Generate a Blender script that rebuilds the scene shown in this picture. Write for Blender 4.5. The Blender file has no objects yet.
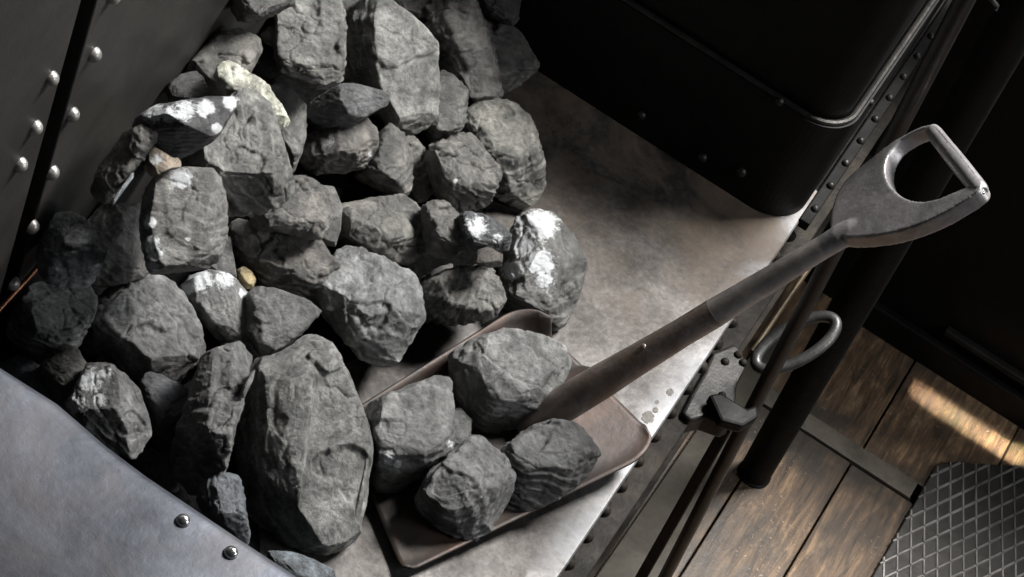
import bpy, bmesh, math, random
import numpy as np
from mathutils import Vector, Matrix

# ------------------------------------------------------------------ camera, world, lights
scene = bpy.context.scene
C = scene.collection
F = 2700.0; W, H = 1024, 577; DIST = 3.4
roll, pitch, yaw = math.radians(27.1), math.radians(48), math.radians(-8)
fw = np.array([math.sin(yaw)*math.cos(pitch), math.cos(yaw)*math.cos(pitch), -math.sin(pitch)])
r0 = np.array([math.cos(yaw), -math.sin(yaw), 0.0]); u0 = np.cross(r0, fw)
cr = math.cos(roll)*r0 + math.sin(roll)*u0
cu = -math.sin(roll)*r0 + math.cos(roll)*u0
cam_pos = -fw*DIST
cam_data = bpy.data.cameras.new('camera'); cam = bpy.data.objects.new('camera', cam_data); C.objects.link(cam)
cam_data.sensor_width = 36.0; cam_data.lens = F/W*36.0; cam_data.clip_start = 0.05; cam_data.clip_end = 60
M = Matrix(((cr[0], cu[0], -fw[0], cam_pos[0]), (cr[1], cu[1], -fw[1], cam_pos[1]), (cr[2], cu[2], -fw[2], cam_pos[2]), (0, 0, 0, 1)))
cam.matrix_world = M
scene.camera = cam
scene.view_settings.view_transform = 'Standard'; scene.view_settings.look = 'None'
scene.view_settings.exposure = 0.0; scene.view_settings.gamma = 1.0; scene.view_settings.use_curve_mapping = False

world = bpy.data.worlds.new('world'); scene.world = world; world.use_nodes = True
bg = world.node_tree.nodes['Background']; bg.inputs[0].default_value = (0.62, 0.75, 1.0, 1); bg.inputs[1].default_value = 0.014

def area(name, loc, target, size, size_y, power, col):
    d = bpy.data.lights.new(name, 'AREA'); d.shape = 'RECTANGLE'; d.size = size; d.size_y = size_y
    d.energy = power; d.color = col
    o = bpy.data.objects.new(name, d); C.objects.link(o); o.location = loc
    o.rotation_euler = (Vector(target)-Vector(loc)).to_track_quat('-Z', 'Y').to_euler()
    return o
area('roof_light', (1.0, 1.72, 3.1), (-.05, 0, 0), .95, .8, 410, (1.0, 0.975, 0.94))
area('sheen_light', (.3, 2.5, 2.7), (0, 0, 0), .9, .6, 75, (.93, 0.96, 1.0))  # extra unseen light, added to give the shelf steel its sheen
area('doorway_light', (2.4, 0.1, 1.5), (.5, 0, -.4), 0.7, 0.7, 30, (0.95, 0.97, 1.0))
# narrow shaft of sun through the gap above the far wall, falling along the floor at its foot
sun_gap = area('sun_gap', (.72, .868, .55), (.72, .868, -.62), .34, .014, .19, (1.0, 0.86, 0.66))
sun_gap.rotation_euler = (math.radians(-1.2), 0, 0); sun_gap.data.spread = math.radians(2.6)

# ------------------------------------------------------------------ pixel helpers
def ray(px, py):
    return cr*((px-W/2)/F) + cu*((H/2-py)/F) + fw
def atz(px, py, z=0.0):
    d = ray(px, py); t = (z-cam_pos[2])/d[2]
    return cam_pos + d*t
def atplane(px, py, P, n):
    d = ray(px, py); t = np.dot(P-cam_pos, n)/np.dot(d, n)
    return cam_pos + d*t
def depth(P): return float(np.dot(np.asarray(P)-cam_pos, fw))

# ------------------------------------------------------------------ object helpers
def tag(o, label=None, cat=None, group=None, kind=None):
    if label: o['label'] = label
    if cat: o['category'] = cat
    if group: o['group'] = group
    if kind: o['kind'] = kind
    return o
def empty(name, loc):
    o = bpy.data.objects.new(name, None); C.objects.link(o); o.location = loc; o.empty_display_size = 0.05
    return o
def link(name, bm, mat, parent=None, smooth=False, bevel=0.0, origin=None, segs=2):
    me = bpy.data.meshes.new(name)
    bmesh.ops.recalc_face_normals(bm, faces=bm.faces[:])
    off = np.array(parent.location) if parent is not None else (np.array(origin) if origin is not None else np.zeros(3))
    bmesh.ops.translate(bm, verts=bm.verts, vec=Vector(-off))
    bm.to_mesh(me); bm.free()
    o = bpy.data.objects.new(name, me); C.objects.link(o); me.materials.append(mat)
    if smooth:
        for p in me.polygons: p.use_smooth = True
        me.set_sharp_from_angle(angle=math.radians(42))
    if parent is not None: o.parent = parent
    else: o.location = off
    if bevel:
        b = o.modifiers.new('bevel', 'BEVEL'); b.width = bevel; b.segments = segs; b.limit_method = 'ANGLE'; b.angle_limit = math.radians(40)
        b.harden_normals = False
    return o
def sub(name, bm, mat, parent, top, **k):
    """part below a part: 'top' is the top-level object whose location is the frame"""
    o = link(name, bm, mat, None, **k)
    o.parent = parent
    o.matrix_parent_inverse = Matrix.Identity(4)
    o.location = -Vector(world_loc(parent))
    return o
def world_loc(o):
    v = Vector(o.location); p = o.parent
    while p: v += Vector(p.location); p = p.parent
    return v
def V(a): return Vector([float(x) for x in a])
def prism(bm, pts, vec):
    a = [bm.verts.new(V(p)) for p in pts]; b = [bm.verts.new(V(np.array(p)+np.array(vec))) for p in pts]
    n = len(pts)
    bm.faces.new(a); bm.faces.new(b[::-1])
    for i in range(n): bm.faces.new((a[i], b[i], b[(i+1) % n], a[(i+1) % n]))
def boxw(bm, x0, x1, y0, y1, z0, z1):
    prism(bm, [(x0, y0, z0), (x1, y0, z0), (x1, y1, z0), (x0, y1, z0)], (0, 0, z1-z0))
def tube(bm, pts, rad, n=20, closed=False, flat=1.0, upv=None):
    pts = [np.array(p, float) for p in pts]; m = len(pts)
    rads = rad if hasattr(rad, '__len__') else [rad]*m
    rings = []; prev = None
    for i, p in enumerate(pts):
        if closed: t = pts[(i+1) % m]-pts[i-1]
        else: t = pts[min(i+1, m-1)]-pts[max(i-1, 0)]
        t = t/np.linalg.norm(t)
        if prev is None:
            a = np.array(upv, float) if upv is not None else (np.array([0, 0, 1.]) if abs(t[2]) < .9 else np.array([1., 0, 0]))
        else: a = prev
        a = a-t*np.dot(a, t); a /= np.linalg.norm(a); prev = a
        b = np.cross(t, a)
        rings.append([bm.verts.new(V(p+rads[i]*(math.cos(k*2*math.pi/n)*a*flat+math.sin(k*2*math.pi/n)*b))) for k in range(n)])
    for i in range(m if closed else m-1):
        A, B = rings[i], rings[(i+1) % m]
        for k in range(n): bm.faces.new((A[k], A[(k+1) % n], B[(k+1) % n], B[k]))
    if not closed: bm.faces.new(rings[0][::-1]); bm.faces.new(rings[-1])
def dome(bm, c, nrm, r, h, n=14, m=5):
    nrm = np.array(nrm, float); nrm /= np.linalg.norm(nrm); c = np.array(c, float)
    a = np.cross(nrm, [0.3, 0.5, 0.8]); a /= np.linalg.norm(a); b = np.cross(nrm, a)
    prev = None; base = None
    for j in range(m):
        th = j/m*math.pi/2
        ring = [bm.verts.new(V(c+nrm*(h*math.sin(th))+r*math.cos(th)*(math.cos(k*2*math.pi/n)*a+math.sin(k*2*math.pi/n)*b))) for k in range(n)]
        if prev:
            for k in range(n): bm.faces.new((prev[k], prev[(k+1) % n], ring[(k+1) % n], ring[k]))
        else: base = ring
        prev = ring
    top = bm.verts.new(V(c+nrm*h))
    for k in range(n): bm.faces.new((prev[k], prev[(k+1) % n], top))
    bm.faces.new(base[::-1])

# ------------------------------------------------------------------ materials
def newmat(name):
    m = bpy.data.materials.new(name); m.use_nodes = True
    nt = m.node_tree; b = nt.nodes['Principled BSDF']
    return m, nt, b
def N(nt, t, **k):
    n = nt.nodes.new(t)
    for a, v in k.items():
        if a.startswith('i_'): n.inputs[a[2:].replace('_', ' ')].default_value = v
        else: setattr(n, a, v)
    return n
def noise(nt, coord, scale, detail=6, rough=.6, dist=0):
    n = N(nt, 'ShaderNodeTexNoise'); n.inputs['Scale'].default_value = scale; n.inputs['Detail'].default_value = detail
    n.inputs['Roughness'].default_value = rough; n.inputs['Distortion'].default_value = dist
    nt.links.new(coord, n.inputs['Vector']); return n.outputs[0]
def ramp(nt, fac, stops):
    r = N(nt, 'ShaderNodeValToRGB'); e = r.color_ramp.elements
    while len(e) < len(stops): e.new(0.5)
    for i, (p, c) in enumerate(stops):
        e[i].position = p; e[i].color = (c, c, c, 1) if not hasattr(c, '__len__') else (*c, 1)
    nt.links.new(fac, r.inputs[0]); return r.outputs[0]
def mix(nt, fac, a, b, mode='MIX'):
    m = N(nt, 'ShaderNodeMix', data_type='RGBA', blend_type=mode)
    for sock, v in ((m.inputs[0], fac), (m.inputs[6], a), (m.inputs[7], b)):
        if hasattr(v, 'links'): nt.links.new(v, sock)
        elif hasattr(v, '__len__'): sock.default_value = (*v, 1)
        else: sock.default_value = v
    return m.outputs[2]
def math_(nt, op, a, b=0.0):
    m = N(nt, 'ShaderNodeMath', operation=op)
    for s, v in ((m.inputs[0], a), (m.inputs[1], b)):
        if hasattr(v, 'links'): nt.links.new(v, s)
        else: s.default_value = v
    return m.outputs[0]
def bump(nt, b, height, strength, dist, prev=None):
    n = N(nt, 'ShaderNodeBump'); n.inputs['Strength'].default_value = strength; n.inputs['Distance'].default_value = dist
    nt.links.new(height, n.inputs['Height'])
    if prev is not None: nt.links.new(prev, n.inputs['Normal'])
    nt.links.new(n.outputs[0], b.inputs['Normal']); return n.outputs[0]
def coords(nt, which='Object', scale=None):
    t = N(nt, 'ShaderNodeTexCoord'); o = t.outputs[which]
    if scale:
        m = N(nt, 'ShaderNodeMapping'); m.inputs['Scale'].default_value = scale
        nt.links.new(o, m.inputs[0]); return m.outputs[0]
    return o
def geo_pos(nt, scale=None, rot=None):
    o = N(nt, 'ShaderNodeNewGeometry').outputs['Position']
    if scale:
        m = N(nt, 'ShaderNodeMapping'); m.inputs['Scale'].default_value = scale
        if rot: m.inputs['Rotation'].default_value = rot
        nt.links.new(o, m.inputs[0]); return m.outputs[0]
    return o

def coal_mat(name, dark, light, bloomc=(0.62, 0.64, 0.66)):
    m, nt, b = newmat(name); co = coords(nt)
    n1 = noise(nt, co, 22, 8, .65, .4); n2 = noise(nt, co, 130, 6, .7)
    base = ramp(nt, n1, [(.32, dark), (.68, light)])
    base = mix(nt, .55, base, ramp(nt, n2, [(.34, .25), (.66, 1.15)]), 'MULTIPLY')
    base = mix(nt, 1.0, base, ramp(nt, noise(nt, co, 42, 12, .8, .5), [(.40, .30), (.52, .85), (.62, 1.25)]), 'MULTIPLY')
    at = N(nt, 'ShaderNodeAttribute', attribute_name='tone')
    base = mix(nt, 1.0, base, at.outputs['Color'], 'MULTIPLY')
    # pale mineral bloom in crusts
    bl = N(nt, 'ShaderNodeAttribute', attribute_name='bloom')
    n3 = noise(nt, co, 120, 9, .8, .6)
    f = ramp(nt, math_(nt, 'ADD', bl.outputs['Fac'], math_(nt, 'MULTIPLY', math_(nt, 'SUBTRACT', n3, .5), 2.6)), [(.40, 0.0), (.62, .9)])
    f = math_(nt, 'MULTIPLY', f, ramp(nt, bl.outputs['Fac'], [(.02, 0.0), (.2, 1.0)]))
    base = mix(nt, f, base, bloomc)
    nt.links.new(base, b.inputs['Base Color'])
    nt.links.new(ramp(nt, noise(nt, co, 60, 5, .6), [(.3, .34), (.7, .6)]), b.inputs['Roughness'])
    b.inputs['Specular IOR Level'].default_value = .8
    h = bump(nt, b, noise(nt, co, 80, 12, .78, .2), 1.0, .0065)
    v = N(nt, 'ShaderNodeTexVoronoi', feature='DISTANCE_TO_EDGE'); v.inputs['Scale'].default_value = 26
    mp = N(nt, 'ShaderNodeMapping'); mp.inputs['Scale'].default_value = (1, 1.7, .8); nt.links.new(co, mp.inputs[0])
    nz = N(nt, 'ShaderNodeTexNoise'); nz.inputs['Scale'].default_value = 40; nt.links.new(mp.outputs[0], nz.inputs[0])
    nt.links.new(mix(nt, .06, mp.outputs[0], nz.outputs[1]), v.inputs['Vector'])
    crack = ramp(nt, v.outputs['Distance'], [(0.0, 0.0), (.035, 1.0)])
    h = bump(nt, b, crack, .18, .0012, h)
    bump(nt, b, noise(nt, co, 520, 5, .75), .8, .0012, h)
    return m
M_coal = coal_mat('coal', (.045, .0455, .0445), (.265, .265, .256))
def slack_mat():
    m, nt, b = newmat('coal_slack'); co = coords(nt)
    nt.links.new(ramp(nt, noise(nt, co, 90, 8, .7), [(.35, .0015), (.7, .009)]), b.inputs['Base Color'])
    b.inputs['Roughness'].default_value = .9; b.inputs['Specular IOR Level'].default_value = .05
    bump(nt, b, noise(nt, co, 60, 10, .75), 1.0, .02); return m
M_slack = slack_mat()
M_coal_brown = coal_mat('brown_coal', (.10, .085, .07), (.28, .25, .21))
M_coal_pale = coal_mat('pale_coal', (.30, .30, .26), (.62, .62, .55), (.8, .8, .75))
M_pebble = coal_mat('pebble', (.22, .19, .12), (.42, .38, .27))

def steel(name, c0, c1, rough=(.3, .5), metal=.85, scale=9, bumpy=.15, brown=None, streak=None):
    m, nt, b = newmat(name); co = geo_pos(nt)
    n1 = noise(nt, co, scale, 8, .6, .5); n2 = noise(nt, co, scale*9, 6, .65)
    base = ramp(nt, n1, [(.3, c0), (.7, c1)])
    base = mix(nt, .4, base, ramp(nt, n2, [(.3, .45), (.7, 1.0)]), 'MULTIPLY')
    if brown:
        f = ramp(nt, noise(nt, co, scale*.55, 7, .62, 1.0), [(.45, 0.0), (.66, brown[1])])
        base = mix(nt, f, base, brown[0])
    nt.links.new(base, b.inputs['Base Color'])
    b.inputs['Metallic'].default_value = metal
    if metal == 0: b.inputs['Specular IOR Level'].default_value = .18
    nt.links.new(ramp(nt, noise(nt, co, scale*1.7, 8, .7, .3), [(.3, rough[0]), (.7, rough[1])]), b.inputs['Roughness'])
    h = bump(nt, b, noise(nt, co, scale*4, 6, .6), bumpy, .004)
    bump(nt, b, noise(nt, co, 500, 3, .6), bumpy*.6, .0006, h)
    return m

def shelf_mat():
    m, nt, b = newmat('worn_steel_plate'); co = geo_pos(nt)
    big = noise(nt, co, 5.5, 9, .68, .25); mid = noise(nt, co, 13, 8, .65, .5); fine = noise(nt, co, 120, 6, .7)
    base = ramp(nt, big, [(.30, (.055, .049, .045)), (.5, (.10, .093, .088)), (.68, (.18, .172, .168))])
    base = mix(nt, .5, base, ramp(nt, mid, [(.35, .5), (.65, 1.0)]), 'MULTIPLY')
    base = mix(nt, .8, base, ramp(nt, fine, [(.32, .45), (.68, 1.15)]), 'MULTIPLY')
    base = mix(nt, .6, base, ramp(nt, noise(nt, co, 24, 12, .8, .15), [(.40, .40), (.58, 1.2)]), 'MULTIPLY')
    # rust dust lying towards the back of the plate
    sx = N(nt, 'ShaderNodeSeparateXYZ'); nt.links.new(co, sx.inputs[0])
    yy = N(nt, 'ShaderNodeMapRange'); yy.inputs[1].default_value = 0.02; yy.inputs[2].default_value = .42
    nt.links.new(sx.outputs[1], yy.inputs[0])
    f = math_(nt, 'MULTIPLY', yy.outputs[0], ramp(nt, noise(nt, co, 9, 9, .75, .5), [(.42, .1), (.58, .9)]))
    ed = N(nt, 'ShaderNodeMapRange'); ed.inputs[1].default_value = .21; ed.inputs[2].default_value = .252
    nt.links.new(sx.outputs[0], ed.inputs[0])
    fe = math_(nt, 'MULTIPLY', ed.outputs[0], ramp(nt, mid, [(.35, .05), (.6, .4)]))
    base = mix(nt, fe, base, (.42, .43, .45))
    base = mix(nt, f, base, (.13, .095, .065))
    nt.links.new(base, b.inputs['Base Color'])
    mt = math_(nt, 'SUBTRACT', .7, math_(nt, 'MULTIPLY', f, .6)); nt.links.new(mt, b.inputs['Metallic'])
    r = ramp(nt, mid, [(.3, .44), (.7, .62)])
    nt.links.new(math_(nt, 'ADD', r, math_(nt, 'MULTIPLY', f, .3)), b.inputs['Roughness'])
    st = noise(nt, geo_pos(nt, (4, 60, 4), (0, 0, .3)), 6, 4, .6)
    h = bump(nt, b, st, .06, .002)
    h = bump(nt, b, noise(nt, co, 30, 7, .6), .16, .003, h)
    bump(nt, b, fine, .2, .0008, h)
    return m
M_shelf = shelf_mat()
M_blade = steel('shovel_steel', (.018, .0155, .014), (.062, .050, .044), (.46, .62), .35, 16, .2, ((.075, .043, .030), .7))
M_socket = steel('socket_steel', (.13, .108, .096), (.32, .275, .25), (.3, .45), .45, 30, .2, ((.15, .09, .06), .6))
M_grip = steel('grip_steel', (.22, .21, .21), (.42, .40, .40), (.3, .5), .6, 25, .15)
M_plate = steel('blue_grey_steel', (.028, .031, .040), (.105, .112, .132), (.42, .6), .6, 9, .2, ((.07, .062, .062), .6))
M_black = steel('sooty_black_iron', (.0025, .0022, .002), (.006, .0055, .005), (.45, .65), 0, 14, .25)
M_wall = steel('sooty_wall_paint', (.005, .0047, .0042), (.012, .011, .010), (.45, .62), .1, 6, .2, ((.022, .019, .016), .6))
M_rivet = steel('worn_rivet_steel', (.20, .19, .18), (.38, .37, .35), (.25, .4), .6, 60, .2)
M_bright = steel('polished_rivet_steel', (.45, .45, .45), (.7, .7, .68), (.15, .25), .95, 60, .1)
M_iron = steel('dark_iron', (.014, .0133, .0125), (.04, .037, .034), (.38, .55), .6, 25, .3)
M_post = steel('soot_black', (.0012, .0011, .001), (.003, .0028, .0025), (.6, .8), 0, 20, .3)
M_ironrust = steel('rusty_iron', (.006, .005, .004), (.018, .015, .012), (.55, .75), 0, 30, .5, ((.03, .023, .016), .7))
M_ring = steel('ring_steel', (.035, .035, .035), (.10, .10, .097), (.35, .5), .6, 30, .15)
M_batten = steel('grey_floor_strip', (.05, .044, .035), (.13, .115, .09), (.45, .65), .2, 20, .3)
M_beige = steel('grey_painted_board', (.035, .031, .024), (.07, .063, .05), (.5, .7), 0, 14, .15)
M_dark_rod = steel('dark_brown_rod', (.024, .021, .0195), (.05, .044, .041), (.35, .5), .5, 20, .12)

def wood_mat():
    m, nt, b = newmat('worn_floor_planks')
    at = N(nt, 'ShaderNodeAttribute', attribute_name='tone')
    co = geo_pos(nt, (1, .12, 1))
    g = noise(nt, co, 85, 9, .72, .5); big = noise(nt, geo_pos(nt), 5.5, 7, .6, .5)
    base = ramp(nt, g, [(.36, (.035, .022, .013)), (.52, (.15, .095, .055)), (.66, (.36, .235, .13))])
    base = mix(nt, ramp(nt, big, [(.40, .95), (.58, 0.15)]), base, (.032, .027, .022))
    base = mix(nt, 1.0, base, at.outputs['Color'], 'MULTIPLY')
    sp = noise(nt, geo_pos(nt), 150, 3, .6)
    msk = noise(nt, geo_pos(nt), 9, 3, .5)
    f = math_(nt, 'MULTIPLY', ramp(nt, sp, [(.62, 0.0), (.68, 1.0)]), ramp(nt, msk, [(.5, 0.0), (.62, .6)]))
    base = mix(nt, f, base, (.42, .33, .24))
    nt.links.new(base, b.inputs['Base Color'])
    nt.links.new(ramp(nt, big, [(.3, .38), (.7, .6)]), b.inputs['Roughness'])
    h = bump(nt, b, g, .5, .003)
    bump(nt, b, noise(nt, geo_pos(nt), 70, 6, .6), .3, .002, h)
    return m
M_wood = wood_mat()

# ------------------------------------------------------------------ noise in numpy for the rocks
_rs = np.random.RandomState(7); PERM = _rs.permutation(1024); GR = _rs.normal(size=(1024, 3)); GR /= np.linalg.norm(GR, axis=1)[:, None]
def perlin(p):
    i = np.floor(p).astype(int); f = p-i; u = f*f*f*(f*(f*6-15)+10)
    def g(dx, dy, dz):
        h = PERM[(PERM[(PERM[(i[:, 0]+dx) & 1023]+i[:, 1]+dy) & 1023]+i[:, 2]+dz) & 1023]
        return np.einsum('ij,ij->i', GR[h], f-np.array([dx, dy, dz]))
    L = lambda a, b, t: a+(b-a)*t
    x00 = L(g(0,0,0), g(1,0,0), u[:, 0]); x10 = L(g(0,1,0), g(1,1,0), u[:, 0])
    x01 = L(g(0,0,1), g(1,0,1), u[:, 0]); x11 = L(g(0,1,1), g(1,1,1), u[:, 0])
    return L(L(x00, x10, u[:, 1]), L(x01, x11, u[:, 1]), u[:, 2])
def fbm(p, o=4, ridged=False):
    s = 0; a = 1; t = 0
    for k in range(o):
        n = perlin(p*(2.03**k)+k*17.3)
        s = s+a*((1-2.2*np.abs(n)) if ridged else n*1.5); t += a; a *= .52
    return s/t

# ------------------------------------------------------------------ geometry numbers
ZF = -0.62                                   # floor level below the shelf plate
def edge_x(): return float(np.mean([atz(560, 572)[0], atz(691, 380)[0], atz(797, 230)[0]]))
XE = edge_x()
YB = float(np.mean([atz(528, 70)[1], atz(640, 136)[1], atz(740, 196)[1]]))
XL = float(atz(95, 190, 0.26)[0])            # left wall
YF = float(np.mean([atz(860, 323, ZF)[1], atz(1024, 416, ZF)[1]]))
print('XE', XE, 'YB', YB, 'XL', XL, 'YF', YF)

# mound of fine coal under the lumps
MP = [(262, 640), (262, 500), (262, 400), (330, 372), (392, 345), (470, 312), (496, 262), (486, 205), (505, 150), (480, 90), (478, 40), (430, -90), (-300, -120), (-300, 760)]
MPW = np.array([atz(*p)[:2] for p in MP])
def polydist(x, y):
    """signed distance (positive inside) to mound polygon; vectorised"""
    d = np.full(x.shape, 1e9); inside = np.zeros(x.shape, bool); n = len(MPW)
    for i in range(n):
        ax, ay = MPW[i]; bx, by = MPW[(i+1) % n]
        ex, ey = bx-ax, by-ay; t = np.clip(((x-ax)*ex+(y-ay)*ey)/(ex*ex+ey*ey), 0, 1)
        d = np.minimum(d, np.hypot(x-ax-t*ex, y-ay-t*ey))
        c = ((ay > y) != (by > y)) & (x < (bx-ax)*(y-ay)/(by-ay+1e-12)+ax)
        inside ^= c
    return np.where(inside, d, -d)
def mound(x, y):
    sh = x.shape; x = x.ravel(); y = y.ravel()
    d = polydist(x, y)
    base = 0.20*(1-np.exp(-np.clip(d, 0, 9)*2.6))
    p = np.stack([x*14, y*14, np.zeros_like(x)+3.3], 1)
    p2 = np.stack([x*70, y*70, np.zeros_like(x)+8.3], 1)
    k = np.clip(d/.05, 0, 1)
    z = base + k*(0.012*fbm(p, 3)+0.014*fbm(p2*.6, 3, True)) - .002
    return np.where(d > 0, z, -.002+d*.8).reshape(sh)

# depth buffer seen from the camera (grid of 4 px) used to lay every lump on what is behind it
GS = 4; gx = np.arange(-200, 1200, GS); gy = np.arange(-200, 760, GS)
PX, PY = np.meshgrid(gx, gy)
DIR = cr*((PX-W/2)/F)[..., None]+cu*((H/2-PY)/F)[..., None]+fw
T = (0-cam_pos[2])/DIR[..., 2]
G0 = T.copy()
for k in range(12):
    P = cam_pos+DIR*T[..., None]
    z = np.maximum(mound(P[..., 0], P[..., 1]), 0)
    T = T*.5+.5*(z-cam_pos[2])/DIR[..., 2]
# nothing may go through the left wall
P = cam_pos+DIR*T[..., None]
tw = (XL-cam_pos[0])/DIR[..., 0]
T = np.where((tw > 0) & (tw < T), tw, T)
tw = (YB-cam_pos[1])/DIR[..., 1]
T = np.where((tw > 0) & (tw < T), tw, T)
G = T
def gidx(px, py):
    return np.clip(((py+200)/GS+.5).astype(int), 0, G.shape[0]-1), np.clip(((px+200)/GS+.5).astype(int), 0, G.shape[1]-1)
def splat(verts):
    rel = verts-cam_pos; t = rel@fw; px = W/2+F*(rel@cr)/t; py = H/2-F*(rel@cu)/t
    iy, ix = gidx(px, py); np.minimum.at(G, (iy, ix), t)

UA = math.radians(60); UD = np.array([math.cos(UA), math.sin(UA)])
def inset(poly, k):
    c = np.mean(poly, 0); return [(c[0]+(x-c[0])*k, c[1]+(y-c[1])*k) for x, y in poly]

def hull_points(outline, facets, thick):
    o = np.array([(x, -y) for x, y in outline], float); cc0 = o.mean(0); o = cc0+(o-cc0)*1.03
    S = math.sqrt(max(np.ptp(o[:, 0])*np.ptp(o[:, 1]), 1))
    um = (o@UD); umin, umax = um.min(), um.max()
    pts = [(x, y, 0.0) for x, y in o]
    c = o.mean(0)
    for x, y in o:                                    # underside: a roughly level base
        q = c+(np.array([x, y])-c)*.84
        pts.append((q[0], q[1], -thick*S*.14-.62*thick*(q@UD-umin)))
    if not facets:                                    # default: level top, front face steeper
        k = .66; q = []
        for x, y in o:
            f = ((np.array([x, y])@UD)-umin)/(umax-umin)
            s = .64+.32*f
            q.append(c+UD*S*.06+(np.array([x, y])-c)*s)
        facets = [(k, 60, [(a[0], -a[1]) for a in q], 0)]
    for fc in facets:
        k, ang, poly = fc[:3]; k = k*1.25; lift = fc[3] if len(fc) > 3 else 0
        d = np.array([math.cos(math.radians(ang)), math.sin(math.radians(ang))])
        mx = (o@d).max()
        for x, y in poly:
            p = np.array([x, -y]); hh = k*(mx-p@d)+lift
            pts.append((x, -y, min(hh, .75*S+lift)))
    return np.array(pts), S

def remesh(hulls, vox):
    bm = bmesh.new()
    for pts in hulls:
        b2 = bmesh.new()
        vs = [b2.verts.new(V(p)) for p in pts]
        r = bmesh.ops.convex_hull(b2, input=vs)
        bmesh.ops.delete(b2, geom=[v for v in b2.verts if not v.link_faces], context='VERTS')
        me = bpy.data.meshes.new('tmp'); b2.to_mesh(me); b2.free()
        bm.from_mesh(me); bpy.data.meshes.remove(me)
    me = bpy.data.meshes.new('tmp'); bm.to_mesh(me); bm.free()
    o = bpy.data.objects.new('tmp', me); C.objects.link(o)
    md = o.modifiers.new('r', 'REMESH'); md.mode = 'VOXEL'; md.voxel_size = vox; md.adaptivity = 0
    dg = bpy.context.evaluated_depsgraph_get(); dg.update()
    me2 = bpy.data.meshes.new_from_object(o.evaluated_get(dg))
    bpy.data.objects.remove(o); bpy.data.meshes.remove(me)
    return me2

def qa_(q, sd): return q+np.outer((q@sd)*1.2, sd)
def rock(me, S, seed, rough=1.0, strata=None, centre=None):
    n = len(me.vertices); co = np.empty(n*3); me.vertices.foreach_get('co', co); co = co.reshape(-1, 3)
    nr = np.empty(n*3); me.vertices.foreach_get('normal', nr); nr = nr.reshape(-1, 3)
    rs = np.random.RandomState(seed); c = co.mean(0)
    off = rs.uniform(0, 300, 3)
    # chipped planes: shallow cuts give flat fracture faces
    cuts = []
    for k in range(22):
        d = rs.normal(size=3); d[2] = abs(d[2])*.9; d /= np.linalg.norm(d)
        pr = (co-c)@d; mx = pr.max(); lim = mx*rs.uniform(.82, .97) if abs(d[2]) > .45 else mx*rs.uniform(.965, .995)
        ex = np.clip(pr-lim, 0, None); co = co-np.outer(ex*.97, d)
    if strata is not None: sd = np.array(strata, float)
    else: sd = np.array([.33, .58, .74])+rs.normal(size=3)*.38
    sd /= np.linalg.norm(sd)
    q = co + off
    def ledge(v, sharp):
        fl = np.floor(v); fr = v-fl; return fl+np.clip((fr-sharp)/(1-sharp), 0, 1)
    along = nr@sd; side = np.sqrt(np.clip(1-along**2, 0, 1))
    # one or two broken sheets left standing on the bedding face
    t1 = perlin(q/(S*.75))*1.7+perlin(q/(S*.2))*.22+perlin(q/(S*.07))*.06
    dsp = (ledge(t1+.5, .95))*S*.036*rough*np.clip(along, 0, 1)
    # layered side faces
    h_ = (q@sd)/(S*.11)+perlin(q/(S*.35))*1.3+perlin(q/(S*.1))*.25
    fr = h_-np.floor(h_)
    dsp = dsp+(np.clip(fr/.85, 0, 1)-np.clip((fr-.85)/.15, 0, 1)-.5)*S*.034*rough*side*(.5+.8*perlin(q/(S*.4)+7))
    # blocky second fracture direction
    s2 = np.cross(sd, rs.normal(size=3)); s2 /= np.linalg.norm(s2)
    h2 = (q@s2)/(S*.2)+perlin(q/(S*.4)+3)*1.6
    dsp = dsp+ledge(h2, .9)*0+(np.abs(h2-np.round(h2))-.25)*S*.03*rough*side
    dsp = dsp+(fbm(qa_(q, sd)/(S*.30)+5, 4, True)-.35)*S*.013*rough
    # cracks
    cr_ = perlin(qa_(q, sd)/(S*.55)+31.7)+.16*perlin(q/(S*.1))+.10
    dsp = dsp-np.exp(-(cr_/.022)**2)*min(S*.02, 1.7)*rough
    dsp = dsp+fbm(q/(S*.35), 2)*S*.012*rough+fbm(qa_(q, sd)/9.0, 4, True)*1.05*rough+fbm(q/4.0, 2)*.7*rough
    co = co+nr*dsp[:, None]
    return co

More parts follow.
